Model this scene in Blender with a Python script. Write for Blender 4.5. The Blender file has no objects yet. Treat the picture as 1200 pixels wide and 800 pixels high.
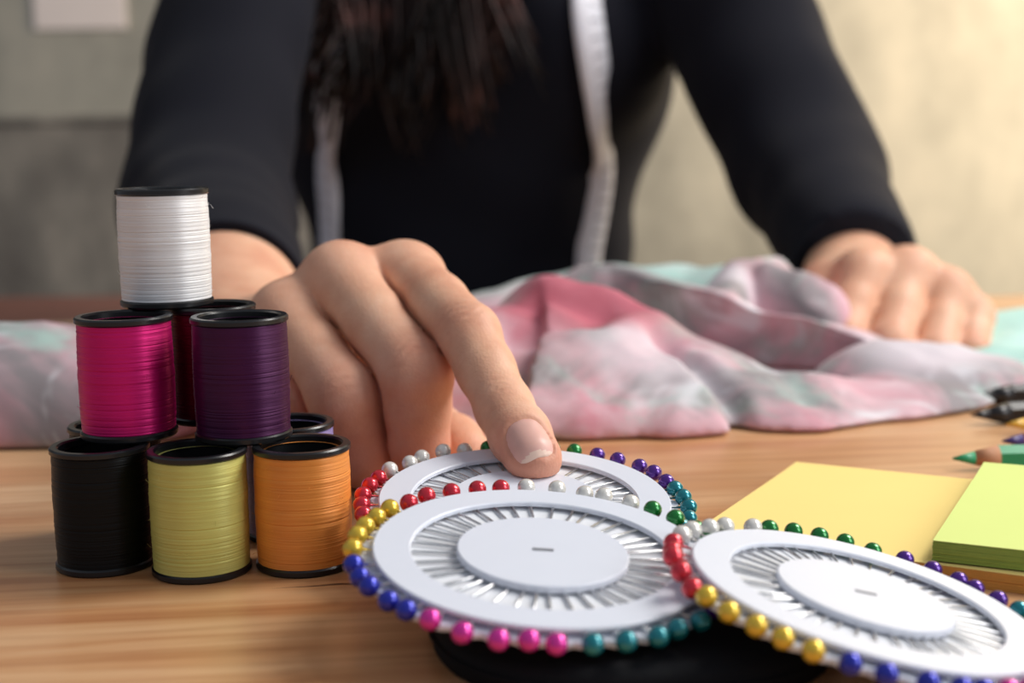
import bpy, bmesh, math, random
import numpy as np
from mathutils import Matrix, Vector

# ------------------------------------------------------------------ camera, world, light
SC = bpy.context.scene
COL = SC.collection
MM = 0.001
FPX, PITCH, ROLL, HC = 1667.0, math.radians(8.4957), math.radians(-0.8408), 95.73
_c, _s = math.cos(PITCH), math.sin(PITCH)
FW = np.array([0, _c, -_s]); UP0 = np.array([0, _s, _c]); RT0 = np.array([1.0, 0, 0])
RT = math.cos(ROLL) * RT0 + math.sin(ROLL) * UP0
UP = -math.sin(ROLL) * RT0 + math.cos(ROLL) * UP0

cd = bpy.data.cameras.new('camera'); cam = bpy.data.objects.new('camera', cd); COL.objects.link(cam)
cd.sensor_width = 36.0; cd.lens = FPX / 1200 * 36.0; cd.clip_start = 0.01; cd.clip_end = 50
m = Matrix.Identity(4)
for i in range(3):
    m[i][0] = RT[i]; m[i][1] = UP[i]; m[i][2] = -FW[i]
m[2][3] = HC * MM
cam.matrix_world = m
cd.dof.use_dof = True; cd.dof.focus_distance = 0.318; cd.dof.aperture_fstop = 11.5
SC.camera = cam

w = bpy.data.worlds.new('world'); SC.world = w; w.use_nodes = True
wn = w.node_tree.nodes; wn['Background'].inputs[0].default_value = (0.80, 0.87, 1.0, 1); wn['Background'].inputs[1].default_value = 0.29


def area(name, loc, target, size, power, color, size_y=None):
    l = bpy.data.lights.new(name, 'AREA'); l.energy = power; l.color = color
    l.shape = 'RECTANGLE'; l.size = size; l.size_y = size_y or size
    o = bpy.data.objects.new(name, l); COL.objects.link(o); o.location = loc
    d = Vector(target) - Vector(loc); o.rotation_euler = d.to_track_quat('-Z', 'Y').to_euler()
    return o


area('window_daylight', (0.80, 0.66, 0.92), (0.0, 0.38, 0.0), 0.48, 11.5, (1.0, 0.955, 0.90), 0.48)
area('front_window_daylight', (0.95, -0.02, 0.50), (0.0, 0.36, 0.03), 0.42, 4.5, (0.97, 0.98, 1.0), 0.6)
area('warm_wall_light', (1.15, 1.40, 0.50), (0.72, 1.95, 0.24), 0.5, 25.0, (1.0, 0.80, 0.56), 0.6)

SC.view_settings.view_transform = 'Standard'; SC.view_settings.look = 'None'
SC.view_settings.exposure = 0.24; SC.view_settings.gamma = 1.0
SC.view_settings.use_curve_mapping = False

random.seed(4)
rng = np.random.default_rng(4)


def at(px, py, d):
    """world point (mm) on the sight line of a photo pixel at depth d (mm) into the room"""
    v = FW + RT * (px - 600) / FPX + UP * (400 - py) / FPX
    return np.array([0, 0, HC]) + v * (d / v[1])


# ------------------------------------------------------------------ materials
MATS = {}


def srgb(r, g, b):
    f = lambda u: (u / 255 / 12.92) if u <= 10 else ((u / 255 + 0.055) / 1.055) ** 2.4
    return (f(r), f(g), f(b), 1)


def base_mat(name, col, rough=0.5, metal=0.0, coat=0.0, sheen=0.0, sss=0.0, spec=0.5):
    mt = bpy.data.materials.new(name); mt.use_nodes = True
    b = mt.node_tree.nodes['Principled BSDF']
    b.inputs['Base Color'].default_value = col; b.inputs['Roughness'].default_value = rough
    b.inputs['Metallic'].default_value = metal; b.inputs['Coat Weight'].default_value = coat
    b.inputs['Coat Roughness'].default_value = 0.08
    b.inputs['Sheen Weight'].default_value = sheen
    b.inputs['Subsurface Weight'].default_value = sss
    b.inputs['Specular IOR Level'].default_value = spec
    MATS[name] = mt
    return mt, mt.node_tree, b


def node(nt, t, **kw):
    n = nt.nodes.new(t)
    for k, v in kw.items():
        setattr(n, k, v)
    return n


def coords(nt, scale=(1, 1, 1), rot=(0, 0, 0), loc=(0, 0, 0), kind='Object'):
    tc = node(nt, 'ShaderNodeTexCoord'); mp = node(nt, 'ShaderNodeMapping')
    mp.inputs['Scale'].default_value = scale; mp.inputs['Rotation'].default_value = rot; mp.inputs['Location'].default_value = loc
    nt.links.new(tc.outputs[kind], mp.inputs[0]); return mp.outputs[0]


def noise(nt, vec, scale, detail=3, rough=0.5, dist=0.0):
    n = node(nt, 'ShaderNodeTexNoise'); n.inputs['Scale'].default_value = scale
    n.inputs['Detail'].default_value = detail; n.inputs['Roughness'].default_value = rough; n.inputs['Distortion'].default_value = dist
    nt.links.new(vec, n.inputs['Vector']); return n.outputs['Fac']


def ramp(nt, fac, stops):
    r = node(nt, 'ShaderNodeValToRGB'); e = r.color_ramp.elements
    while len(e) < len(stops):
        e.new(0.5)
    for i, (p, c) in enumerate(stops):
        e[i].position = p; e[i].color = c
    nt.links.new(fac, r.inputs[0]); return r.outputs[0]


def mix(nt, fac, a, b, mode='MIX'):
    n = node(nt, 'ShaderNodeMix', data_type='RGBA', blend_type=mode)
    for s, v in ((0, fac), (6, a), (7, b)):
        if isinstance(v, (int, float)):
            n.inputs[s].default_value = v
        elif isinstance(v, tuple):
            n.inputs[s].default_value = v
        else:
            nt.links.new(v, n.inputs[s])
    return n.outputs[2]


def math_n(nt, op, a, b=0.0, c=0.0):
    n = node(nt, 'ShaderNodeMath', operation=op)
    for i, v in enumerate((a, b, c)):
        if isinstance(v, (int, float)):
            n.inputs[i].default_value = v
        else:
            nt.links.new(v, n.inputs[i])
    return n.outputs[0]


def bump(nt, b, h, strength=0.3, dist=0.001):
    n = node(nt, 'ShaderNodeBump'); n.inputs['Strength'].default_value = strength; n.inputs['Distance'].default_value = dist
    nt.links.new(h, n.inputs['Height']); nt.links.new(n.outputs[0], b.inputs['Normal'])


def thread_mat(name, col, rough=0.47):
    mt, nt, b = base_mat(name, col, rough, metal=0.15 if max(col[:3]) > 0.5 and min(col[:3]) > 0.03 else 0.5, spec=0.45)
    v = coords(nt, (60, 60, 2600)); n1 = noise(nt, v, 1.0, 2)
    v2 = coords(nt, (35, 35, 500)); n2 = noise(nt, v2, 1.0, 3)
    c = mix(nt, n2, tuple(x * 0.84 for x in col[:3]) + (1,), tuple(min(1, x * 1.1) for x in col[:3]) + (1,))
    nt.links.new(c, b.inputs['Base Color'])
    b.inputs['Anisotropic'].default_value = 0.75; b.inputs['Anisotropic Rotation'].default_value = 0.25
    tg = node(nt, 'ShaderNodeTangent', direction_type='RADIAL', axis='Z'); nt.links.new(tg.outputs[0], b.inputs['Tangent'])
    bump(nt, b, n1, 0.45, 0.0003)
    return mt


def wood_mat(name):
    mt, nt, b = base_mat(name, srgb(200, 150, 100), 0.36, coat=0.18, spec=0.45)
    b.inputs['Coat Roughness'].default_value = 0.16
    v = coords(nt, (1.4, 16, 16)); n1 = noise(nt, v, 2.2, 6, 0.6, 1.1)
    v2 = coords(nt, (5, 120, 120)); n2 = noise(nt, v2, 2.0, 4, 0.6, 0.4)
    v3 = coords(nt, (0.9, 5.0, 5.0), loc=(0.3, 0.1, 0)); n3 = noise(nt, v3, 2.0, 3, 0.5, 1.5)
    c1 = ramp(nt, n1, [(0.22, srgb(186, 124, 82)), (0.44, srgb(212, 158, 110)), (0.60, srgb(230, 186, 140)), (0.80, srgb(206, 148, 102))])
    c2 = ramp(nt, n2, [(0.30, srgb(190, 152, 120)), (0.55, (1, 1, 1, 1))])
    c = mix(nt, 0.45, c1, c2, 'MULTIPLY')
    c3 = ramp(nt, n3, [(0.35, srgb(214, 190, 165)), (0.6, (1, 1, 1, 1))])
    c = mix(nt, 0.6, c, c3, 'MULTIPLY')
    # short dark split in the board
    tc = node(nt, 'ShaderNodeTexCoord'); sp = node(nt, 'ShaderNodeSeparateXYZ'); nt.links.new(tc.outputs['Object'], sp.inputs[0])
    wob = noise(nt, coords(nt, (55, 0, 0)), 1.0, 2)
    yy = math_n(nt, 'SUBTRACT', sp.outputs[1], math_n(nt, 'MULTIPLY', wob, 0.004))
    yy = math_n(nt, 'ABSOLUTE', math_n(nt, 'SUBTRACT', yy, 0.295))
    xx = math_n(nt, 'ABSOLUTE', math_n(nt, 'ADD', sp.outputs[0], 0.032))
    wd = math_n(nt, 'MULTIPLY', math_n(nt, 'SUBTRACT', 0.026, xx), 0.045)
    ln = math_n(nt, 'LESS_THAN', yy, wd)
    c = mix(nt, math_n(nt, 'MULTIPLY', ln, 0.85), c, srgb(60, 36, 26))
    nt.links.new(c, b.inputs['Base Color'])
    bump(nt, b, n2, 0.10, 0.0004)
    return mt


def wall_mat(name):
    mt, nt, b = base_mat(name, srgb(150, 148, 138), 0.85)
    v = coords(nt, (3.0, 3.0, 2.0)); n1 = noise(nt, v, 2.2, 5, 0.62)
    c = ramp(nt, n1, [(0.30, srgb(128, 127, 119)), (0.55, srgb(158, 156, 146)), (0.75, srgb(176, 172, 160))])
    nt.links.new(c, b.inputs['Base Color']); bump(nt, b, n1, 0.2, 0.004)
    return mt


def panel_mat(name):
    mt, nt, b = base_mat(name, srgb(118, 115, 110), 0.8)
    v = coords(nt, (5.0, 5.0, 3.0)); n1 = noise(nt, v, 2.4, 5, 0.62)
    v2 = coords(nt, (14.0, 14.0, 2.5)); n2 = noise(nt, v2, 1.2, 3)
    c = ramp(nt, n1, [(0.30, srgb(84, 82, 80)), (0.5, srgb(118, 116, 111)), (0.70, srgb(160, 155, 146))])
    c = mix(nt, math_n(nt, 'MULTIPLY', n2, 0.5), c, srgb(128, 120, 112))
    nt.links.new(c, b.inputs['Base Color']); bump(nt, b, n1, 0.3, 0.004)
    return mt


def skin_mat(name):
    mt, nt, b = base_mat(name, srgb(222, 172, 140), 0.52, sss=0.12, spec=0.36)
    b.inputs['Subsurface Radius'].default_value = (1.0, 0.35, 0.18); b.inputs['Subsurface Scale'].default_value = 0.0028
    v = coords(nt, (1, 1, 1)); n1 = noise(nt, v, 55, 4, 0.6); n2 = noise(nt, v, 330, 3, 0.6)
    c = ramp(nt, n1, [(0.30, srgb(214, 156, 126)), (0.52, srgb(230, 180, 148)), (0.72, srgb(238, 196, 166))])
    c = mix(nt, math_n(nt, 'MULTIPLY', n2, 0.22), c, srgb(196, 122, 98))
    at_ = node(nt, 'ShaderNodeAttribute', attribute_name='flush')
    c = mix(nt, math_n(nt, 'MULTIPLY', at_.outputs['Fac'], 0.8), c, srgb(200, 106, 94))
    nt.links.new(c, b.inputs['Base Color'])
    vo = node(nt, 'ShaderNodeTexVoronoi'); vo.inputs['Scale'].default_value = 1500; nt.links.new(v, vo.inputs['Vector'])
    h = math_n(nt, 'ADD', vo.outputs['Distance'], math_n(nt, 'MULTIPLY', n2, 1.2))
    bump(nt, b, h, 0.16, 0.0004)
    return mt


def scarf_mat(name):
    mt, nt, b = base_mat(name, srgb(200, 150, 160), 0.72, sheen=0.08, spec=0.2)
    v = coords(nt, (1, 1, 1)); n1 = noise(nt, v, 16, 4, 0.55, 0.8)
    v2 = coords(nt, (1, 1, 1), loc=(3.1, 1.7, 0.4)); n2 = noise(nt, v2, 20, 4, 0.55, 0.8)
    v3 = coords(nt, (1, 1, 1), loc=(7.3, 2.9, 1.4)); n3 = noise(nt, v3, 34, 3, 0.6, 0.6)
    pink = ramp(nt, n3, [(0.3, srgb(214, 150, 162)), (0.55, srgb(224, 186, 194)), (0.75, srgb(238, 216, 220))])
    c = mix(nt, ramp(nt, n1, [(0.44, (0, 0, 0, 1)), (0.58, (1, 1, 1, 1))]), pink, srgb(156, 148, 150))
    c = mix(nt, ramp(nt, n2, [(0.52, (0, 0, 0, 1)), (0.66, (1, 1, 1, 1))]), c, srgb(176, 200, 192))
    c = mix(nt, ramp(nt, n3, [(0.58, (0, 0, 0, 1)), (0.75, (1, 1, 1, 1))]), c, srgb(232, 232, 236))
    dy = node(nt, 'ShaderNodeAttribute', attribute_name='mint_dye')
    c = mix(nt, dy.outputs['Fac'], c, mix(nt, n3, srgb(150, 216, 204), srgb(214, 236, 230)))
    dp = node(nt, 'ShaderNodeAttribute', attribute_name='pale_dye')
    c = mix(nt, dp.outputs['Fac'], c, mix(nt, n2, srgb(236, 214, 222), srgb(218, 224, 228)))
    dr = node(nt, 'ShaderNodeAttribute', attribute_name='rose_dye')
    c = mix(nt, dr.outputs['Fac'], c, mix(nt, n3, srgb(176, 72, 92), srgb(212, 124, 138)))
    nt.links.new(c, b.inputs['Base Color'])
    tr = node(nt, 'ShaderNodeBsdfTranslucent'); nt.links.new(c, tr.inputs[0])
    ms = node(nt, 'ShaderNodeMixShader'); ms.inputs[0].default_value = 0.10
    nt.links.new(b.outputs[0], ms.inputs[1]); nt.links.new(tr.outputs[0], ms.inputs[2])
    nt.links.new(ms.outputs[0], nt.nodes['Material Output'].inputs[0])
    wv = coords(nt, (2200, 2200, 2200)); bump(nt, b, noise(nt, wv, 1.0, 1), 0.12, 0.0002)
    return mt


def cloth_mat(name, col, rough=0.8, sheen=0.5):
    mt, nt, b = base_mat(name, col, rough, sheen=sheen, spec=0.2)
    b.inputs['Sheen Roughness'].default_value = 0.4
    v = coords(nt, (1, 1, 1)); n1 = noise(nt, v, 900, 2); n2 = noise(nt, v, 14, 3)
    c = mix(nt, n2, tuple(x * 0.8 for x in col[:3]) + (1,), tuple(x * 1.25 for x in col[:3]) + (1,))
    nt.links.new(c, b.inputs['Base Color']); bump(nt, b, n1, 0.2, 0.0006)
    return mt


def pearl_mat(name, col, metal=0.55):
    mt, nt, b = base_mat(name, col, 0.24, metal=metal, coat=0.6)
    v = coords(nt, (1, 1, 1)); n = noise(nt, v, 900, 2)
    c = mix(nt, n, tuple(x * 0.75 for x in col[:3]) + (1,), tuple(min(1, x * 1.2) for x in col[:3]) + (1,))
    nt.links.new(c, b.inputs['Base Color'])
    return mt


def plain_noise_mat(name, col, rough=0.5, amt=0.12, scale=120, **kw):
    mt, nt, b = base_mat(name, col, rough, **kw)
    v = coords(nt, (1, 1, 1)); n = noise(nt, v, scale, 3)
    c = mix(nt, n, tuple(x * (1 - amt) for x in col[:3]) + (1,), tuple(min(1, x * (1 + amt)) for x in col[:3]) + (1,))
    nt.links.new(c, b.inputs['Base Color'])
    return mt


def tape_mat(name):
    mt, nt, b = base_mat(name, srgb(226, 226, 236), 0.45)
    uv = node(nt, 'ShaderNodeAttribute', attribute_name='run'); ac = node(nt, 'ShaderNodeAttribute', attribute_name='across')
    t = math_n(nt, 'FRACT', math_n(nt, 'DIVIDE', uv.outputs['Fac'], 10.0))
    tick = math_n(nt, 'LESS_THAN', t, 0.12)
    t2 = math_n(nt, 'FRACT', math_n(nt, 'DIVIDE', uv.outputs['Fac'], 2.0))
    tick2 = math_n(nt, 'MULTIPLY', math_n(nt, 'LESS_THAN', t2, 0.2), math_n(nt, 'GREATER_THAN', ac.outputs['Fac'], 0.72))
    tk = math_n(nt, 'MAXIMUM', math_n(nt, 'MULTIPLY', tick, math_n(nt, 'GREATER_THAN', ac.outputs['Fac'], 0.5)), tick2)
    c = mix(nt, math_n(nt, 'MULTIPLY', tk, 0.8), srgb(240, 240, 248), srgb(60, 60, 80)); nt.links.new(c, b.inputs['Base Color'])
    return mt


def hair_mat(name):
    mt, nt, b = base_mat(name, srgb(40, 24, 20), 0.5, spec=0.35)
    v = coords(nt, (1, 1, 1)); n = noise(nt, v, 22, 3)
    c = ramp(nt, n, [(0.44, srgb(20, 14, 14)), (0.58, srgb(50, 34, 31)), (0.70, srgb(116, 78, 72))])
    nt.links.new(c, b.inputs['Base Color'])
    return mt


wood_mat('wood'); wall_mat('wall'); panel_mat('panel'); skin_mat('skin'); scarf_mat('scarf'); tape_mat('tape'); hair_mat('hair')
cloth_mat('sweater', srgb(19, 20, 29), 0.9, 0.03); cloth_mat('trousers', srgb(32, 34, 44), 0.9, 0.1); cloth_mat('case_black', srgb(12, 13, 17), 0.8, 0.0)
plain_noise_mat('black_plastic', srgb(20, 21, 23), 0.28, 0.2)
plain_noise_mat('white_plastic', srgb(226, 230, 240), 0.34, 0.02)
plain_noise_mat('window_film', srgb(236, 238, 242), 0.3, 0.03)
plain_noise_mat('slot_grey', srgb(120, 122, 128), 0.5)
base_mat('pin_steel', srgb(215, 215, 216), 0.25, metal=1.0)
plain_noise_mat('floor', srgb(112, 100, 90), 0.6, 0.2, 8)
plain_noise_mat('dark_wood', srgb(72, 46, 34), 0.5, 0.3, 20)
plain_noise_mat('bench_brown', srgb(120, 74, 64), 0.5, 0.2, 12)
plain_noise_mat('trim_beige', srgb(170, 158, 140), 0.6, 0.1, 10)
plain_noise_mat('paper', srgb(226, 216, 212), 0.8, 0.03, 30)
plain_noise_mat('nail', srgb(232, 176, 160), 0.42, 0.05, 300, sss=0.1)
plain_noise_mat('nail_tip', srgb(240, 206, 186), 0.45, 0.03, 300)
plain_noise_mat('note_yellow', srgb(253, 224, 136), 0.75, 0.02, 60)
plain_noise_mat('note_yellow_edge', srgb(232, 172, 84), 0.8, 0.10, 700)
plain_noise_mat('note_green', srgb(222, 235, 138), 0.75, 0.02, 60)
plain_noise_mat('note_green_edge', srgb(160, 184, 84), 0.8, 0.10, 700)
plain_noise_mat('pencil_wood', srgb(186, 132, 96), 0.7, 0.15, 500)
for n_, c_ in (('pencil_green', (40, 150, 100)), ('pencil_black', (28, 27, 30)), ('pencil_gold', (226, 176, 66)), ('pencil_purple', (64, 44, 110))):
    plain_noise_mat(n_, srgb(*c_), 0.35, 0.08, 200)
THREADS = {'white': (240, 240, 240), 'pink': (214, 22, 118), 'maroon': (92, 12, 34), 'purple': (70, 18, 66), 'black': (9, 12, 13),
           'yellow': (212, 208, 116), 'orange': (250, 156, 70), 'dark_green': (10, 18, 17), 'lavender': (164, 150, 206)}
for k_, c_ in THREADS.items():
    thread_mat('thread_' + k_, srgb(*c_))
PEARLS = {'red': (214, 40, 58), 'white': (236, 232, 224), 'green': (16, 122, 48), 'purple': (84, 34, 140), 'teal': (14, 128, 138),
          'pink': (222, 46, 160), 'blue': (28, 40, 168), 'yellow': (236, 196, 60)}
for k_, c_ in PEARLS.items():
    pearl_mat('pearl_' + k_, srgb(*c_), 0.25 if k_ == 'white' else 0.5)


# ------------------------------------------------------------------ object helpers
def tag(o, label=None, cat=None, group=None, kind=None):
    if label: o['label'] = label
    if cat: o['category'] = cat
    if group: o['group'] = group
    if kind: o['kind'] = kind
    return o


def mesh(name, verts, faces, mats, smooth=True):
    me = bpy.data.meshes.new(name)
    v = np.asarray(verts, dtype=float) * MM
    me.from_pydata(v.tolist(), [], faces if isinstance(faces, list) else faces.tolist())
    for mt in (mats if isinstance(mats, (list, tuple)) else [mats]):
        me.materials.append(MATS[mt])
    if smooth:
        me.polygons.foreach_set('use_smooth', [True] * len(me.polygons))
    me.update()
    return me


def obj(name, me, parent=None, loc=None):
    o = bpy.data.objects.new(name, me); COL.objects.link(o)
    if parent: o.parent = parent
    if loc is not None: o.location = [c * MM for c in loc]
    return o


def empty(name, loc, rot=(0, 0, 0)):
    o = bpy.data.objects.new(name, None); COL.objects.link(o); o.location = [c * MM for c in loc]; o.rotation_euler = rot
    o.empty_display_size = 0.01
    return o


def box_me(name, lo, hi, mats, bevel=0.0, seg=2):
    bm = bmesh.new(); bmesh.ops.create_cube(bm, size=1)
    for v in bm.verts:
        v.co = Vector([(lo[i] + hi[i]) / 2 + v.co[i] * (hi[i] - lo[i]) for i in range(3)]) * MM
    if bevel:
        bmesh.ops.bevel(bm, geom=bm.edges[:], offset=bevel * MM, segments=seg, affect='EDGES', profile=0.5)
    me = bpy.data.meshes.new(name); bm.to_mesh(me); bm.free()
    for mt in (mats if isinstance(mats, (list, tuple)) else [mats]):
        me.materials.append(MATS[mt])
    return me


def lathe(name, prof, mt, n=64, smooth=True, wob=0.0):
    """prof: list of (r, z); closed to the axis where r == 0"""
    verts, faces, rows = [], [], []
    a = np.linspace(0, 2 * np.pi, n, endpoint=False)
    for r, z in prof:
        if r < 1e-6:
            rows.append([len(verts)]); verts.append((0, 0, z))
        else:
            rows.append(list(range(len(verts), len(verts) + n)))
            rr = r + (rng.normal(0, wob) if wob else 0)
            for t in a:
                verts.append((rr * math.cos(t), rr * math.sin(t), z))
    for A, B in zip(rows, rows[1:]):
        for i in range(n):
            j = (i + 1) % n
            if len(A) == 1 and len(B) == 1: continue
            if len(A) == 1: faces.append((A[0], B[j], B[i]))
            elif len(B) == 1: faces.append((A[i], A[j], B[0]))
            else: faces.append((A[i], A[j], B[j], B[i]))
    me = mesh(name, verts, faces, mt, smooth)
    return me


def sharp(me, ang=35):
    me.set_sharp_from_angle(angle=math.radians(ang)) if hasattr(me, 'set_sharp_from_angle') else None
    return me


def tube(path, radii, n=8, cap=True):
    """round tube along a path; returns verts, faces"""
    P = np.asarray(path, float); R = np.asarray(radii, float) * np.ones(len(P))
    T = np.gradient(P, axis=0); T /= np.linalg.norm(T, axis=1)[:, None] + 1e-9
    ref = np.array([0, 0, 1.0]) if abs(T[0][2]) < 0.9 else np.array([1.0, 0, 0])
    V = []
    nrm = np.cross(T[0], ref); nrm /= np.linalg.norm(nrm)
    for i in range(len(P)):
        nrm = nrm - T[i] * (nrm @ T[i]); nrm /= np.linalg.norm(nrm) + 1e-9
        b = np.cross(T[i], nrm)
        for k in range(n):
            a = 2 * math.pi * k / n
            V.append(P[i] + R[i] * (math.cos(a) * nrm + math.sin(a) * b))
    Fc = []
    for i in range(len(P) - 1):
        for k in range(n):
            k2 = (k + 1) % n
            Fc.append((i * n + k, i * n + k2, (i + 1) * n + k2, (i + 1) * n + k))
    if cap:
        Fc.append(tuple(range(n - 1, -1, -1))); Fc.append(tuple(range((len(P) - 1) * n, len(P) * n)))
    return V, Fc


def spline(pts, n):
    """Catmull-Rom through pts"""
    P = np.asarray(pts, float); P = np.vstack([2 * P[0] - P[1], P, 2 * P[-1] - P[-2]])
    out = []; seg = len(P) - 3
    for t in np.linspace(0, seg - 1e-9, n):
        i = int(t); u = t - i
        a, b, c, d = P[i:i + 4]
        out.append(0.5 * ((2 * b) + (c - a) * u + (2 * a - 5 * b + 4 * c - d) * u * u + (3 * b - a - 3 * c + d) * u ** 3))
    return np.array(out)


# ------------------------------------------------------------------ implicit surfaces (for bodies and clothes)
class Field:
    def __init__(s, lo, hi, h):
        s.lo = np.array(lo, float); s.h = h
        s.n = np.ceil((np.array(hi, float) - s.lo) / h).astype(int) + 1
        s.ax = [s.lo[i] + h * np.arange(s.n[i]) for i in range(3)]
        s.v = np.full(s.n, 1e3, np.float32)

    def sub(s, lo, hi):
        sl = []
        for i in range(3):
            a = max(0, int((lo[i] - s.lo[i]) / s.h)); b = min(s.n[i], int((hi[i] - s.lo[i]) / s.h) + 2)
            sl.append(slice(a, max(a, b)))
        sl = tuple(sl)
        g = [s.ax[i][sl[i]].astype(np.float32) for i in range(3)]
        return sl, g[0][:, None, None], g[1][None, :, None], g[2][None, None, :]


def smin(a, b, k):
    if k <= 0: return np.minimum(a, b)
    hh = np.clip(0.5 + 0.5 * (b - a) / k, 0, 1)
    return b * (1 - hh) + a * hh - k * hh * (1 - hh)


def rcone(X, Y, Z, a, b, ra, rb):
    ab = np.array(b, float) - np.array(a, float); L = ab @ ab + 1e-9
    t = np.clip(((X - a[0]) * ab[0] + (Y - a[1]) * ab[1] + (Z - a[2]) * ab[2]) / L, 0, 1)
    dx = X - a[0] - t * ab[0]; dy = Y - a[1] - t * ab[1]; dz = Z - a[2] - t * ab[2]
    return np.sqrt(dx * dx + dy * dy + dz * dz) - (ra + (rb - ra) * t)


def ell(X, Y, Z, c, r):
    q = np.sqrt(((X - c[0]) / r[0]) ** 2 + ((Y - c[1]) / r[1]) ** 2 + ((Z - c[2]) / r[2]) ** 2)
    return (q - 1) * min(r)


def nets(fd):
    """naive surface nets -> verts, quads"""
    v = fd.v; ins = v < 0
    c8 = [ins[i:ins.shape[0] - 1 + i, j:ins.shape[1] - 1 + j, k:ins.shape[2] - 1 + k] for i in (0, 1) for j in (0, 1) for k in (0, 1)]
    anyi = np.zeros_like(c8[0]); alli = np.ones_like(c8[0])
    for c in c8:
        anyi |= c; alli &= c
    act = anyi & ~alli
    idx = np.argwhere(act); N = len(idx)
    num = np.full(act.shape, -1, np.int64); num[tuple(idx.T)] = np.arange(N)
    acc = np.zeros((N, 3)); cnt = np.zeros(N)
    for ax in range(3):
        o1, o2 = [a for a in range(3) if a != ax]
        for p in (0, 1):
            for q in (0, 1):
                off = np.zeros(3, int); off[o1] = p; off[o2] = q
                A = idx + off; B = A.copy(); B[:, ax] += 1
                va = v[tuple(A.T)]; vb = v[tuple(B.T)]
                mk = (va < 0) != (vb < 0)
                t = np.where(mk, va / np.where(mk, va - vb, 1), 0)
                pos = off[None].astype(float).repeat(N, 0); pos[:, ax] += t
                acc[mk] += pos[mk]; cnt[mk] += 1
    V = fd.lo + fd.h * (idx + acc / cnt[:, None])
    Q = []
    for ax in range(3):
        o1, o2 = (ax + 1) % 3, (ax + 2) % 3
        sa = [slice(None)] * 3; sb = [slice(None)] * 3
        sa[ax] = slice(0, -1); sb[ax] = slice(1, None)
        A = ins[tuple(sa)]; B = ins[tuple(sb)]
        ed = np.argwhere(A != B)
        ok = (ed[:, o1] > 0) & (ed[:, o2] > 0) & (ed[:, o1] < ins.shape[o1] - 1) & (ed[:, o2] < ins.shape[o2] - 1)
        ed = ed[ok]; fl = A[tuple(ed.T)]
        def g(d1, d2):
            e = ed.copy(); e[:, o1] -= d1; e[:, o2] -= d2
            return num[tuple(e.T)]
        q = np.stack([g(1, 1), g(0, 1), g(0, 0), g(1, 0)], 1)
        q[~fl] = q[~fl][:, ::-1]
        Q.append(q)
    Q = np.vstack(Q); Q = Q[(Q >= 0).all(1)]
    return V, Q


def relax(V, Q, it=2, lam=0.5):
    E = np.vstack([Q[:, [0, 1]], Q[:, [1, 2]], Q[:, [2, 3]], Q[:, [3, 0]]])
    deg = np.bincount(E[:, 0], minlength=len(V)) + np.bincount(E[:, 1], minlength=len(V))
    for _ in range(it):
        S = np.zeros_like(V)
        for k in range(3):
            S[:, k] = np.bincount(E[:, 0], V[E[:, 1], k], len(V)) + np.bincount(E[:, 1], V[E[:, 0], k], len(V))
        V = V + lam * (S / np.maximum(deg, 1)[:, None] - V)
    return V


# ------------------------------------------------------------------ the room
Z_FLOOR = -740.0
WALL_Y = 1900.0
tag(obj('floor', box_me('floor', (-2600, -700, Z_FLOOR - 30), (2600, WALL_Y + 60, Z_FLOOR), 'floor')), kind='structure')
wl = tag(obj('wall_back', box_me('wall_back', (-2600, WALL_Y, Z_FLOOR), (2600, WALL_Y + 60, 1700), 'wall')), kind='structure')
# lower dado of concrete panels, each its own slab
x = -2600.0
k = 0
while x < 90:
    x2 = min(x + 1350, 100)
    obj('panel', box_me('panel', (x + 1.5, WALL_Y - 14, Z_FLOOR + 90), (x2 - 1.5, WALL_Y, 112), 'panel', 2), wl)
    x = x2
tag(obj('trim_1', box_me('trim_1', (-2600, WALL_Y - 20, 112), (100, WALL_Y, 121), 'panel', 2)), kind='structure')
tag(obj('baseboard_back', box_me('baseboard_back', (-2600, WALL_Y - 22, Z_FLOOR), (2600, WALL_Y, Z_FLOOR + 90), 'trim_beige', 2)), kind='structure')
pa, pb = at(41, 35, WALL_Y - 2), at(149, 33, WALL_Y - 2)
pp = empty('wall_notice', (pa[0], WALL_Y, pa[2]))
obj('sheet', box_me('sheet', (0, -4, 0), (pb[0] - pa[0], -0.5, 150), 'paper', 1), pp)
obj('pin', lathe('pin', [(0, 0), (3, 0), (3, 3), (0, 4)], 'pin_steel', 16), pp, ((pb[0] - pa[0]) / 2, -4, 142)).rotation_euler = (math.pi / 2, 0, 0)
tag(pp, 'pale pinkish white paper rectangle on the grey wall', 'paper')

# ------------------------------------------------------------------ table
tb = empty('work_table', (0, 350, Z_FLOOR), (0, 0, math.radians(6.0)))
TX0, TX1, TY0, TY1 = -820.0, 820.0, -120.0, 758.0
tt = obj('tabletop', box_me('tabletop', (TX0, TY0, -30), (TX1, TY1, 0), 'wood', 3, 3), tb); tt.location = (0, -0.35, -Z_FLOOR * MM)
ap = obj('apron', None or box_me('apron', (TX0 + 60, TY0 + 60, -95), (TX1 - 60, TY0 + 82, -30), 'dark_wood', 1), tb, (0, -350, -Z_FLOOR))
for sx in (TX0 + 60, TX1 - 110):
    for sy in (TY0 + 60, TY1 - 110):
        obj('leg', box_me('leg', (sx, sy, Z_FLOOR), (sx + 50, sy + 50, -30), 'dark_wood', 3), tb, (0, -350, -Z_FLOOR))
bn = empty('bench', (-560, 1150, Z_FLOOR))
obj('seat', box_me('seat', (-560, -150, 640), (330, 150, 690), 'bench_brown', 6, 3), bn)
for sx in (-540, 270):
    for sy in (-130, 90):
        obj('leg', box_me('leg', (sx, sy, 0), (sx + 40, sy + 40, 640), 'bench_brown', 3), bn)
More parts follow.
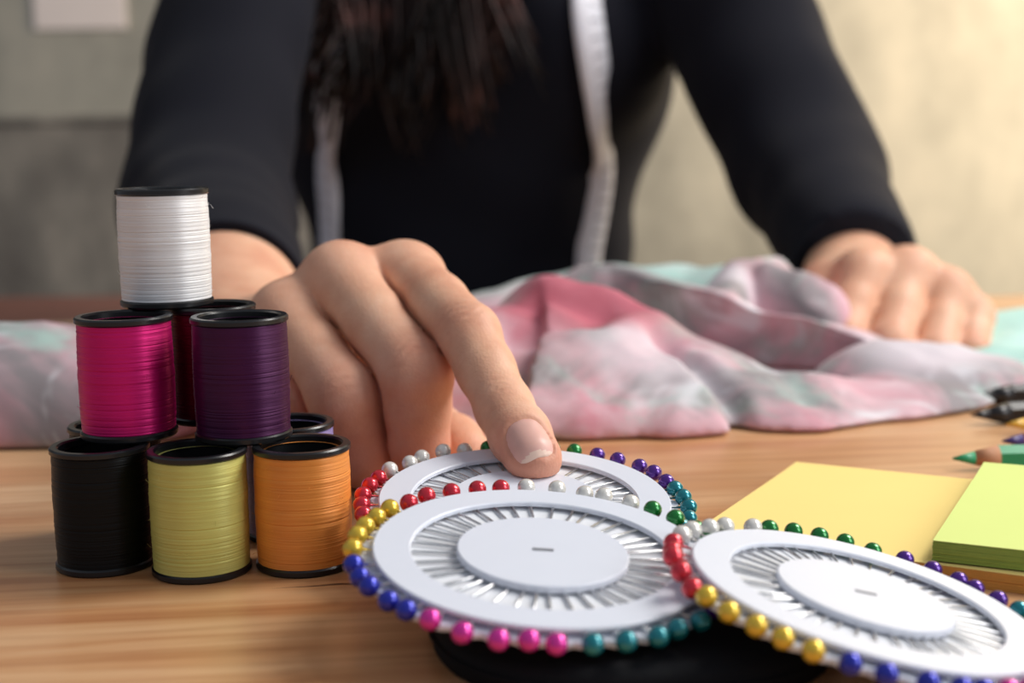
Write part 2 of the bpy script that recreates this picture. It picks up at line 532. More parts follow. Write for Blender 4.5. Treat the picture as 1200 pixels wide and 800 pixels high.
tag(bn, 'reddish brown wooden bench behind the table at the left', 'bench')
tag(tb, 'light brown varnished wooden table with long grain under everything', 'table')

# ------------------------------------------------------------------ thread spools
SR, SH = 10.9, 27.7


def make_spool(name, col):
    root = empty(name, (0, 0, 0))
    rim = [(8.6, SH - 7), (8.9, SH - 0.4), (9.3, SH), (SR - 0.35, SH), (SR, SH - 0.35), (SR, SH - 1.2), (SR - 0.5, SH - 1.6), (8.2, SH - 1.7)]
    obj('top_rim', sharp(lathe('top_rim', rim, 'black_plastic', 72)), root)
    obj('core', sharp(lathe('core', [(0, SH - 7.2), (2.6, SH - 7.2), (2.9, SH - 6.6), (3.6, SH - 6.6), (3.9, SH - 7.2), (8.7, SH - 7.0), (8.7, 1.2), (0, 1.2)], 'black_plastic', 48)), root)
    obj('bottom_rim', sharp(lathe('bottom_rim', [(0, 1.2), (SR - 0.5, 1.7), (SR, 1.3), (SR, 0.4), (SR - 0.35, 0), (9.3, 0), (8.9, 0.8), (0, 0.8)], 'black_plastic', 72)), root)
    # wound thread: many turns, uneven from layer to layer
    prof = []; nt = 96; z0, z1 = 1.6, SH - 1.55; drift = 0
    for i in range(nt):
        za = z0 + (z1 - z0) * i / nt; zb = z0 + (z1 - z0) * (i + 1) / nt
        drift = 0.8 * drift + rng.normal(0, 0.035)
        r = SR - 0.42 + 0.22 * math.sin(math.pi * (i + 0.5) / nt) + drift * 0.7
        if rng.random() < 0.09: r -= 0.10
        prof += [(r - 0.04, za + 0.02), (r, (za + zb) / 2), ]
    prof = [(8.2, z0)] + prof + [(SR - 0.5, z1), (8.2, z1)]
    th = obj('thread', lathe('thread', prof, 'thread_' + col, 72), root)
    # loose fibre ends
    V, Fc = [], []
    for i in range(16):
        a = rng.uniform(0, 2 * math.pi); z = rng.uniform(2, SH - 2); L = rng.uniform(0.5, 1.6); da = rng.uniform(-0.12, 0.12)
        p = [((SR - 0.5 + L * s * rng.uniform(0.5, 1)) * math.cos(a + da * s), (SR - 0.5 + L * s) * math.sin(a + da * s), z + s * rng.uniform(-0.8, 0.8)) for s in (0, 0.5, 1)]
        v_, f_ = tube(p, 0.035, 3); b0 = len(V); V += list(v_); Fc += [tuple(i_ + b0 for i_ in q) for q in f_]
    fz = obj('loose_fibres', mesh('loose_fibres', V, Fc, 'thread_' + col), th); fz['kind'] = 'stuff'
    return root


SPOOLS = [
    ('black', -92.3, 310.4, 0, 0.3, 'spool of black thread in the front row, left of the yellow spool'),
    ('yellow', -69.4, 304.8, 0, 1.1, 'spool of yellow green thread in the front bottom row between black and orange'),
    ('orange', -47.0, 308.1, 0, 2.0, 'spool of bright orange thread at the right end of the front bottom row'),
    ('dark_green', -95.2, 333.2, 0, 0.7, 'dark spool mostly hidden behind the front black spool, below the pink one'),
    ('lavender', -53.6, 332.6, 0, 1.9, 'spool with pale lavender thread peeking out behind the orange spool'),
    ('pink', -87.8, 319.2, 1, 0.2, 'spool of hot pink thread in the middle layer of the pile'),
    ('purple', -61.0, 315.8, 1, 1.4, 'spool of deep purple thread above the yellow and orange spools'),
    ('maroon', -72.0, 337.2, 1, 2.4, 'spool of dark maroon thread between and behind the pink and purple spools'),
    ('white', -82.0, 337.0, 2, 0.9, 'spool of white thread standing on top of the pile'),
]
for col, sx, sy, lv, rz, lab in SPOOLS:
    r = make_spool('thread_spool', col); r.location = (sx * MM, sy * MM, lv * (SH + 0.05) * MM); r.rotation_euler = (0, 0, rz)
    tag(r, lab, 'spool', 'thread spools in the pile')

# ------------------------------------------------------------------ black case under the pin wheels
V, Fc = [], []
nA = 96
prof = [(1.0, 0), (1.012, 0.6), (1.02, 2.5), (1.01, 4.6), (0.985, 5.8), (0.94, 6.4), (0.6, 6.5), (0.0, 6.5)]
for (s_, z_) in prof:
    for i in range(nA):
        a = 2 * math.pi * i / nA; ca, sa = math.cos(a), math.sin(a); e = 2 / 2.7
        V.append((s_ * 38 * abs(ca) ** e * (1 if ca > 0 else -1), s_ * 44 * abs(sa) ** e * (1 if sa > 0 else -1), z_))
for j in range(len(prof) - 1):
    for i in range(nA):
        i2 = (i + 1) % nA; Fc.append((j * nA + i, j * nA + i2, (j + 1) * nA + i2, (j + 1) * nA + i))
Fc.append(tuple(range(nA - 1, -1, -1)))
cs = empty('sewing_case', (22, 270, 0))
obj('body', sharp(mesh('body', V, Fc, 'case_black')), cs)
Vz, Fz = tube([(1.024 * 38 * abs(math.cos(a)) ** (2 / 2.7) * (1 if math.cos(a) > 0 else -1), 1.024 * 44 * abs(math.sin(a)) ** (2 / 2.7) * (1 if math.sin(a) > 0 else -1), 3.4) for a in np.linspace(0, 2 * math.pi, 97)], 0.5, 6, False)
obj('seam', mesh('seam', Vz, Fz, 'case_black'), cs)
tag(cs, 'flat black oval case lying beneath the pin wheels', 'case')

# ------------------------------------------------------------------ pin wheels
RH, R_RING, R_WIN, R_CAP = 36.0, 32.3, 25.1, 16.4


def ring_me(name, ri, ro, z0, z1, mt, n=120, scallop=0.0, teeth=40, ph=0.0):
    V, Fc = [], []
    ch = 0.25
    prof = [(ri, z0), (ro - ch, z0), (ro, z0 + ch), (ro, z1 - ch), (ro - ch, z1), (ri + ch, z1), (ri, z1 - ch)] if ri > 0 else [(0.01, z0), (ro - ch, z0), (ro, z0 + ch), (ro, z1 - ch), (ro - ch, z1), (0.01, z1)]
    m_ = len(prof)
    for i in range(n):
        a = 2 * math.pi * i / n
        for (r, z) in prof:
            rr = r + (scallop * math.cos(teeth * (a - ph)) if r > (ri + ro) / 2 else 0)
            V.append((rr * math.cos(a), rr * math.sin(a), z))
    for i in range(n):
        for j in range(m_):
            if ri <= 0 and j == m_ - 1: continue
            i2, j2 = (i + 1) % n, (j + 1) % m_
            Fc.append((i * m_ + j, i2 * m_ + j, i2 * m_ + j2, i * m_ + j2))
    return sharp(mesh(name, V, Fc, mt), 40)


BASE_ME = ring_me('base_plate', 0, 34.2, -1.0, 0.3, 'white_plastic', 240, -0.7, 40)
RING_ME = ring_me('top_ring', R_WIN, R_RING, 1.35, 2.3, 'white_plastic', 144)
CAP_ME = ring_me('centre_cap', 0, R_CAP, 1.0, 2.5, 'white_plastic', 120)
FILM_ME = ring_me('window_ring', R_CAP - 2, R_WIN + 1.5, 0.3, 0.55, 'window_film', 96)
SLOT_ME = box_me('slot', (-2.0, -0.55, 2.5), (2.0, 0.55, 2.62), 'slot_grey', 0.1)
HUB_ME = lathe('hub', [(0, -2.2), (9, -2.2), (9, -1.0), (0, -1.0)], 'white_plastic', 48)
BEAD = {}
for k_ in PEARLS:
    pr = [(0, -1.95)] + [(1.95 * math.sin(t), -1.95 * math.cos(t)) for t in np.linspace(0.25, math.pi - 0.25, 12)] + [(0, 1.95)]
    BEAD[k_] = lathe('pearl_head', pr, 'pearl_' + k_, 20)
PV, PF = tube([(11.5, 0, 0), (12.5, 0, 0), (RH, 0, 0)], [0.06, 0.30, 0.30], 8)
PIN_ME = mesh('pin', PV, PF, 'pin_steel')
ORDER = ['red', 'white', 'green', 'purple', 'teal', 'pink', 'blue', 'yellow']


def make_wheel(c, a, b, red_deg, label, seed):
    rg = np.random.default_rng(seed)
    n = np.array([a, b, 1.0]); n /= np.linalg.norm(n)
    u = np.cross([0, 1, 0], n); u /= np.linalg.norm(u); v = np.cross(n, u)
    root = empty('pin_wheel', (0, 0, 0))
    mtx = Matrix.Identity(4)
    c = np.array(c, float) - n * 1.1          # fitted circle is at bead height
    for i in range(3):
        mtx[i][0], mtx[i][1], mtx[i][2], mtx[i][3] = u[i], v[i], n[i], c[i] * MM
    root.matrix_world = mtx
    o = obj('base_plate', BASE_ME, root); o.rotation_euler = (0, 0, math.radians(red_deg + 4.5))
    obj('hub', HUB_ME, root)
    obj('window_ring', FILM_ME, root)
    obj('top_ring', RING_ME, root)
    cp = obj('centre_cap', CAP_ME, root); s_ = obj('slot', SLOT_ME, cp)
    for g, colr in enumerate(ORDER):
        for i in range(5):
            ang = red_deg - 45 * g + 18 - 9 * i + rg.normal(0, 0.8)
            pin = obj('pin', PIN_ME, root, (0, 0, 1.0))
            pin.rotation_euler = (0, -math.radians(rg.normal(0.2, 0.25)), math.radians(ang))
            hd = obj('pearl_head', BEAD[colr], pin, (RH + rg.normal(0, 0.2), 0, rg.normal(0.1, 0.06)))
            hd.rotation_euler = (0, math.pi / 2, 0)
            pin['label'] = 'steel pin with a %s pearl head' % colr
    tag(root, label, 'pin wheel', 'round white wheels of pearl headed pins')
    return root


make_wheel((2.3, 306.4, 14.0), 0.036, -0.119, 177, 'white wheel of pearl headed pins at the back, under the pointing fingertip', 1)
make_wheel((5.2, 261.3, 15.3), 0.079, -0.111, 121, 'white wheel of pearl headed pins in the middle, lying flat over the rear wheel', 2)
make_wheel((63.7, 250.3, 9.6), 0.230, -0.032, 181, 'tilted white wheel of pearl headed pins in front of the sticky notes', 3)

# ------------------------------------------------------------------ sticky note pads
def make_pad(name, center, zb, size, h, rz, top, edge, label, layers=14):
    root = empty(name, (center[0], center[1], zb), (0, 0, rz))
    hs = size / 2
    V, Fc = [], []
    zt = h - 0.25
    for i in range(layers):                       # slightly uneven sheets
        z0, z1 = zt * i / layers, zt * (i + 0.82) / layers
        e = [rng.normal(0, 0.07) for _ in range(4)]
        b0 = len(V)
        for z in (z0, z1):
            V += [(-hs + e[0], -hs + e[1], z), (hs + e[2], -hs + e[1], z), (hs + e[2], hs + e[3], z), (-hs + e[0], hs + e[3], z)]
        Fc += [tuple(b0 + k for k in q) for q in ((0, 3, 2, 1), (4, 5, 6, 7), (0, 1, 5, 4), (1, 2, 6, 5), (2, 3, 7, 6), (3, 0, 4, 7))]
    V += [(-hs + .3, -hs + .3, 0), (hs - .3, -hs + .3, 0), (hs - .3, hs - .3, 0), (-hs + .3, hs - .3, 0), (-hs + .3, -hs + .3, zt), (hs - .3, -hs + .3, zt), (hs - .3, hs - .3, zt), (-hs + .3, hs - .3, zt)]
    b0 = len(V) - 8
    Fc += [tuple(b0 + k for k in q) for q in ((0, 3, 2, 1), (4, 5, 6, 7), (0, 1, 5, 4), (1, 2, 6, 5), (2, 3, 7, 6), (3, 0, 4, 7))]
    obj('sheet_block', mesh('sheet_block', V, Fc, edge, False), root)
    n = 12; V, Fc = [], []
    for s_ in (0, 1):
        for j in range(n + 1):
            for i in range(n + 1):
                x_, y_ = -hs + size * i / n, -hs + size * j / n
                lift = 0.5 * max(0, (j / n - 0.75) / 0.25) ** 2 * (0.4 + 0.6 * i / n)
                V.append((x_, y_, zt + 0.05 + lift + 0.14 * s_))
    N1 = (n + 1) ** 2
    for j in range(n):
        for i in range(n):
            q = (j * (n + 1) + i, j * (n + 1) + i + 1, (j + 1) * (n + 1) + i + 1, (j + 1) * (n + 1) + i)
            Fc.append(q[::-1]); Fc.append(tuple(k + N1 for k in q))
    rim = [i for i in range(n + 1)] + [(j * (n + 1) + n) for j in range(1, n + 1)] + [n * (n + 1) + i for i in range(n - 1, -1, -1)] + [j * (n + 1) for j in range(n - 1, 0, -1)]
    for a_, b_ in zip(rim, rim[1:] + rim[:1]):
        Fc.append((a_, b_, b_ + N1, a_ + N1))
    obj('top_sheet', mesh('top_sheet', V, Fc, top, False), root)
    tag(root, label, 'sticky notes')
    return root


make_pad('sticky_note_pad', (92.4, 330.0), 0.0, 76, 4.0, -math.radians(29), 'note_yellow', 'note_yellow_edge', 'pad of pale yellow sticky notes lying on the table under the green pad')
make_pad('sticky_note_pad', (139.0, 308.0), 4.3, 76, 4.4, -math.radians(26), 'note_green', 'note_green_edge', 'pad of lime green sticky notes resting on the yellow pad')


# ------------------------------------------------------------------ pencils
def make_pencil(tip, ang, paint, lead, label, wood='pencil_wood', L=150, tilt=0.0):
    rad = 3.5
    root = empty('pencil', (tip[0], tip[1], tip[2]), (0, -tilt, ang))
    def hexa(x0, x1, r0, r1, mt, nm, par, n=6):
        V = []
        for x_, r_ in ((x0, r0), (x1, r1)):
            for k in range(n):
                a = 2 * math.pi * (k + 0.5) / n; V.append((x_, r_ * math.cos(a), r_ * math.sin(a)))
        Fc = [(k, (k + 1) % n, n + (k + 1) % n, n + k) for k in range(n)] + [tuple(range(n - 1, -1, -1)), tuple(range(n, 2 * n))]
        return obj(nm, mesh(nm, V, Fc, mt, n > 8), par)
    hexa(12.5, L, rad, rad, paint, 'barrel', root)
    hexa(6, 12.5, 1.9, rad, wood, 'sharpened_wood', root, 16)
    hexa(0, 6, 0.3, 1.9, lead, 'lead', root, 16)
    tag(root, label, 'pencil')


make_pencil((122, 386, 3.4), math.radians(2), 'pencil_green', 'pencil_green', 'green coloured pencil with its point left, behind the green sticky notes')
make_pencil((143, 407, 3.4), math.radians(8), 'pencil_purple', 'pencil_purple', 'dark purple coloured pencil between the green pencil and the gold one')
make_pencil((152, 430, 3.4), math.radians(2), 'pencil_gold', 'pencil_gold', 'golden yellow coloured pencil pointing left, just in front of the black one', 'pencil_gold')
make_pencil((146, 445, 3.4), math.radians(9), 'pencil_black', 'pencil_black', 'black pencil with a long dark point just behind the golden pencil', 'pencil_black')
make_pencil((158, 478, 3.4), math.radians(4), 'pencil_black', 'pencil_black', 'rearmost black pencil, partly under the mint end of the scarf', 'pencil_black')

# ------------------------------------------------------------------ scarf
SX0, SX1, SY0, SY1, SG = -300.0, 330.0, 405.0, 715.0, 1.6
gx = np.arange(SX0, SX1, SG); gy = np.arange(SY0, SY1, SG)
GX, GY = np.meshgrid(gx, gy)


def poly_dist(pts):
    """nearest distance to a polyline, interpolated z and width values, signed y offset"""
    P = np.asarray(pts, float)
    best = np.full(GX.shape, 1e9); zc = np.zeros(GX.shape); wf = np.zeros(GX.shape); wb = np.zeros(GX.shape); sy = np.zeros(GX.shape)
    for A, B in zip(P, P[1:]):
        ab = B[:2] - A[:2]; t = np.clip(((GX - A[0]) * ab[0] + (GY - A[1]) * ab[1]) / (ab @ ab), 0, 1)
        dx = GX - A[0] - t * ab[0]; dy = GY - A[1] - t * ab[1]; d = np.sqrt(dx * dx + dy * dy)
        mk = d < best
        best = np.where(mk, d, best)
        for arr, i in ((zc, 2), (wf, 3), (wb, 4)):
            arr[mk] = (A[i] + t * (B[i] - A[i]))[mk]
        sy[mk] = dy[mk]
    return best, zc, wf, wb, sy


def ridge(px_pts, pw=2.0, ex=0.6):
    pts = []
    for (px, py, d, wf, wb) in px_pts:
        p = at(px, py, d); pts.append((p[0], p[1], max(p[2], 4.0), wf, wb))
    d, zc, wf, wb, sy = poly_dist(pts)
    f = 0.5 - 0.5 * np.tanh(sy / 6.0)
    wd = wf * f + wb * (1 - f)
    u = np.clip(d / wd, 0, 1)
    uo = np.clip(d / wd - 1, 0, 3)
    return zc * (1 - u ** pw) ** ex - zc * 2.0 * uo


def smax(a, b, k=6.0):
    return np.log(np.exp(np.clip(a / k, -50, 50)) + np.exp(np.clip(b / k, -50, 50))) * k - k * math.log(2) * np.exp(-np.abs(a - b) / k)


RIDGES = [
    ridge([(-330, 388, 468, 40, 50), (-60, 384, 466, 38, 50), (60, 386, 464, 36, 50), (130, 400, 462, 34, 40)], 2.0, 0.5),      # roll at the left
    ridge([(100, 440, 470, 24, 40), (280, 500, 480, 20, 60), (560, 470, 470, 26, 40), (640, 440, 472, 34, 40)], 2.0, 0.6),        # low part under the hand
    ridge([(600, 352, 515, 70, 24), (632, 320, 522, 95, 26), (715, 346, 508, 86, 24), (770, 366, 500, 80, 20), (830, 394, 492, 68, 16), (920, 430, 484, 50, 11), (1000, 444, 486, 38, 11), (1050, 432, 494, 36, 16)], 2.3, 0.62),
    ridge([(612, 468, 452, 22, 30), (690, 432, 462, 34, 30), (765, 383, 482, 40, 24)], 2.0, 0.6),
    ridge([(765, 383, 482, 34, 20), (800, 440, 466, 26, 16), (840, 478, 452, 20, 14)], 2.0, 0.6),
    ridge([(690, 312, 612, 30, 30), (770, 318, 588, 16, 40), (850, 342, 572, 13, 30), (950, 370, 560, 12, 24), (1040, 402, 540, 14, 30), (1095, 404, 530, 22, 30)], 2.0, 0.55),
    ridge([(1056, 392, 522, 38, 28), (1094, 404, 516, 40, 32)], 2.2, 0.55),                                                       # lobe at the right end
    ridge([(902, 300, 600, 13, 16), (940, 312, 592, 14, 16), (968, 330, 586, 15, 14)], 2.0, 0.5),                                  # pink flap by the hand
    ridge([(845, 330, 584, 10, 20), (868, 304, 606, 12, 20), (905, 298, 618, 14, 20)], 2.0, 0.5),
    ridge([(540, 350, 640, 40, 30), (640, 322, 650, 40, 30), (720, 304, 660, 40, 30), (800, 301, 660, 40, 30), (860, 306, 650, 30, 30)], 2.0, 0.6),
    ridge([(1128, 404, 580, 26, 40), (1180, 372, 610, 40, 50), (1290, 362, 625, 50, 60), (1420, 372, 625, 50, 60)], 2.0, 0.55),
    ridge([(1128, 425, 548, 22, 30), (1200, 408, 552, 30, 40), (1330, 412, 558, 34, 40)], 2.0, 0.55),
]
RIDGES.append(ridge([(760, 372, 540, 34, 34), (860, 410, 520, 34, 34), (960, 438, 512, 30, 30)], 2.0, 0.4))               # floor of the hollow between the folds
RIDGES[-1] = np.minimum(RIDGES[-1], 2.0)
HZ = np.full(GX.shape, -4.0)
for r_ in RIDGES:
    HZ = smax(HZ, np.maximum(r_, -6.0), 1.6)
foot = np.clip(np.max(np.stack(RIDGES), 0) / 1.5, 0, 1)


def crease(px_pts, depth, width):
    global HZ
    pts = [tuple(at(px, py, d)[:3]) + (1, 1) for (px, py, d) in px_pts]
    d = poly_dist(pts)[0]
    HZ = HZ - depth * np.exp(-(d / width) ** 2) * foot


crease([(778, 388, 486), (815, 440, 468), (848, 480, 452), (866, 500, 440)], 9, 5.0)
crease([(690, 395, 486), (640, 415, 480), (600, 425, 480)], 7, 7)
crease([(640, 360, 506), (700, 372, 500)], 8, 9)
crease([(930, 455, 468), (945, 490, 450)], 3.5, 5)
crease([(705, 500, 440), (725, 470, 446)], 3, 5)


def vnoise(X, Y, sx, sy, seed, ang=0.0):
    rg = np.random.default_rng(seed); out = 0
    c_, s_ = math.cos(ang), math.sin(ang); U_, W_ = X * c_ + Y * s_, -X * s_ + Y * c_
    for _ in range(9):
        fx, fy, ph = rg.normal(0, 1 / sx), rg.normal(0, 1 / sy), rg.uniform(0, 6.28)
        out = out + np.sin(U_ * fx + W_ * fy + ph)
    return out / 3.0


wr = vnoise(GX, GY, 26, 9, 1, 0.7) * 1.3 + vnoise(GX, GY, 9, 22, 2, -0.4) * 1.0 - 1.6 * np.abs(vnoise(GX, GY, 30, 8, 5, 0.95)) + vnoise(GX, GY, 5, 12, 3, 0.9) * 0.35
HZ = HZ + wr * foot * np.clip(HZ / 10, 0.1, 1)
fc = Field((SX0, SY0, -1.6), (SX1, SY1, 62), SG)
gyv = np.gradient(HZ, SG, axis=0); gxv = np.gradient(HZ, SG, axis=1)
den = np.sqrt(1 + np.minimum(gxv ** 2 + gyv ** 2, 9))
nxg, nyg = len(gx), len(gy)
fc.v[:] = 5.0
zz = fc.ax[2]
body = ((zz[None, None, :] - HZ.T[:, :, None]) / den.T[:, :, None])
fc.v[:nxg, :nyg, :] = np.maximum(body, 0.35 - zz[None, None, :])
fc.v[0] = fc.v[-1] = 5.0; fc.v[:, 0] = fc.v[:, -1] = 5.0
SV, q = nets(fc); SV = relax(SV, q, 3, 0.5)
# toes of the folds roll outward a little over the table
ti = np.clip(((SV[:, 0] - SX0) / SG).astype(int), 0, nxg - 1); tj = np.clip(((SV[:, 1] - SY0) / SG).astype(int), 0, nyg - 1)
gm = np.sqrt(gxv ** 2 + gyv ** 2) + 1e-3
dl = np.array([at(px_, py_, d_) for px_, py_, d_ in ((690, 312, 612), (770, 318, 588), (850, 342, 572), (950, 370, 560), (1040, 402, 540))])
yl = np.interp(SV[:, 0], dl[:, 0], dl[:, 1]); zl = np.interp(SV[:, 0], dl[:, 0], dl[:, 2])
okx = np.clip((SV[:, 0] - dl[0, 0] - 8) / 25, 0, 1) * np.clip((dl[-1, 0] + 12 - SV[:, 0]) / 25, 0, 1)
SV[:, 1] -= 24.0 * okx * np.clip((SV[:, 2] - 5) / np.maximum(zl - 5, 4), 0, 1.2) ** 1.5 * np.exp(-((SV[:, 1] - yl) / 17) ** 2)   # lip of the rear fold curls over
bul = 2.2 * np.exp(-((SV[:, 2] - 8) / 6) ** 2) * np.clip(gm[tj, ti], 0, 1)
sme = mesh('scarf', SV - np.array([50, 520, 0]), q, 'scarf')
def blob(cx, cy, rx, ry, pw=1.0):
    return np.clip(1.3 - ((SV[:, 0] - cx) / rx) ** 2 - ((SV[:, 1] - cy) / ry) ** 2, 0, 1) ** pw
mint = np.clip((SV[:, 0] - 172) / 14, 0, 1) * np.clip((SV[:, 1] - 500) / 25, 0, 1)
mint = np.maximum(mint, 0.65 * np.clip((SV[:, 1] - 625) / 20, 0, 1))
p_ = at(690, 390, 500); p2 = at(930, 330, 590)
rose = np.maximum(blob(p_[0] - 4, p_[1] + 6, 42, 26), 0.0) * 0.95
p3, p4, p5 = at(1085, 425, 515), at(770, 430, 466), at(850, 320, 590)
pale = np.maximum.reduce([0.85 * blob(p3[0], p3[1], 30, 30), 0.6 * blob(p4[0], p4[1], 26, 24), 0.7 * blob(p5[0], p5[1], 14, 14)])
for nm, arr in (('mint_dye', mint), ('rose_dye', rose), ('pale_dye', pale)):
    at_ = sme.attributes.new(nm, 'FLOAT', 'POINT'); at_.data.foreach_set('value', arr.astype(np.float32))
sc_ = obj('scarf', sme, None, (50, 520, 0))
tag(sc_, 'crumpled sheer scarf in tie dyed pink, grey and mint across the table', 'scarf')

# ------------------------------------------------------------------ the person
PO = np.array([-27.0, 955.0, -290.0])          # seat point
SH_R = np.array([-150.0, 940, 318]); EL_R = np.array([-138.0, 648, 60]); WR_R = np.array([-88.0, 462, 27]); FA_R = np.array([-103.0, 506, 34.0])
SH_L = np.array([72.0, 935, 312]); EL_L = np.array([163.0, 780, 72]); WR_L = at(1004, 325, 662)


def chain(X, Y, Z, pts, k=3.0):
    f = None
    for (a, ra), (b, rb) in zip(pts, pts[1:]):
        d = rcone(X, Y, Z, a, b, ra, rb); f = d if f is None else smin(f, d, k)
    return f


def build_hand(lo, hi, h, palm, fingers, extra=None, palm_k=8.0):
    fd = Field(lo, hi, h)
    pad = 14
    for (a, b, ra, rb) in palm:
        mn = np.minimum(np.array(a) - ra, np.array(b) - rb) - pad; mx = np.maximum(np.array(a) + ra, np.array(b) + rb) + pad
        sl, X, Y, Z = fd.sub(mn, mx)
        fd.v[sl] = smin(fd.v[sl], rcone(X, Y, Z, a, b, ra, rb).astype(np.float32), palm_k)
    P = fd.v.copy()
    for pts, kf, kj in fingers:
        A = np.array([p for p, r in pts]); rm = max(r for p, r in pts) + pad
        sl, X, Y, Z = fd.sub(A.min(0) - rm, A.max(0) + rm)
        f = chain(X, Y, Z, pts, kf)
        fd.v[sl] = np.minimum(fd.v[sl], smin(f, P[sl], kj)).astype(np.float32)
    if extra: extra(fd, P)
    return fd


A = lambda px, py, d: at(px, py, d)
# right hand (pointing): joint positions read at their own depth
iM, iP, iD, iT = A(478, 327, 400), A(549, 392, 362), A(591, 478, 341), A(625, 537, 322)
mM, mP, mD, mT = A(399, 328, 396), A(488, 438, 364), A(490, 520, 366), A(470, 556, 388)
rM, rP, rD, rT = A(336, 372, 392), A(404, 464, 368), A(430, 532, 371), A(415, 560, 392)
pM, pP, pD, pT = A(304, 416, 388), A(352, 468, 378), A(385, 522, 384), A(390, 548, 398)
tC, tM_, tI, tT = WR_R + [20, -16, -8], A(430, 470, 420), A(508, 510, 402), A(545, 530, 382)
mid = lambda a, b, t=0.5: a + (b - a) * t
up = np.array([0, 0, 1.0])
FIN_R = [
    ([(mid(iM, iP, -0.1), 9.4), (iM, 9.8), (mid(iM, iP, .5) + up * .3, 8.5), (iP, 8.1), (mid(iP, iD, .5), 7.2), (iD, 6.95), (mid(iD, iT, .55), 7.15), (iT, 6.7)], 2.5, 4.5),
    ([(mM, 10.0), (mid(mM, mP, .5), 9.3), (mP, 9.5), (mid(mP, mD, .5), 8.6), (mD, 8.0), (mT, 6.8)], 2.5, 4.5),
    ([(rM, 9.4), (mid(rM, rP, .5), 9.2), (rP, 9.6), (rD, 8.8), (rT, 6.8)], 2.5, 4.5),
    ([(pM, 8.4), (mid(pM, pP, .5), 7.6), (pP, 7.6), (pD, 6.6), (pT, 5.8)], 2.5, 4.5),
    ([(tC, 11), (tM_, 10), (tI, 9.0), (mid(tI, tT, .6), 8.6), (tT, 7.2)], 3.0, 8.0),
]
fa = (EL_R - FA_R) / np.linalg.norm(EL_R - FA_R)
side = np.cross(fa, up); side /= np.linalg.norm(side)
dn = np.array([0, 3.5, -1.0])
PALM_R = [
    (WR_R + side * 9, iM + dn, 12, 8.2), (WR_R + side * 3, mM + dn, 13, 8.4), (WR_R - side * 4, rM + dn, 13, 8.0), (WR_R - side * 10, pM + dn, 11, 7.6),
    (WR_R + [0, -14, -4], mid(mM, rM) + [0, 8, -16], 12, 9), (tC, mid(iM, tM_), 12, 9),
    (iM + dn, mM + dn, 8.3, 8.6), (mM + dn, rM + dn, 8.6, 8.3), (rM + dn, pM + dn, 8.3, 7.2),
    (WR_R + side * 6, FA_R + side * 5, 15.0, 22.0), (WR_R - side * 6, FA_R - side * 5, 15.0, 22.0),
    (FA_R, FA_R + fa * 90, 26.5, 31.0),
]
PAIRS = [(0, 1), (1, 2), (2, 3)]
# dorsal direction of each finger, used for nail, knuckle folds and flush
def dorsal(a, b, hint):
    ax = (b - a) / np.linalg.norm(b - a); n = hint - ax * (hint @ ax); return ax, n / np.linalg.norm(n)
cam_p = np.array([0, 0, HC])
NAIL_AX, NAIL_N = dorsal(iD, iT, (cam_p - iT) / np.linalg.norm(cam_p - iT) + up * 0.25 + np.array([0.10, 0, 0]))
NAIL_C = mid(iD, iT, 0.96)
NAIL_S = np.cross(NAIL_AX, NAIL_N)


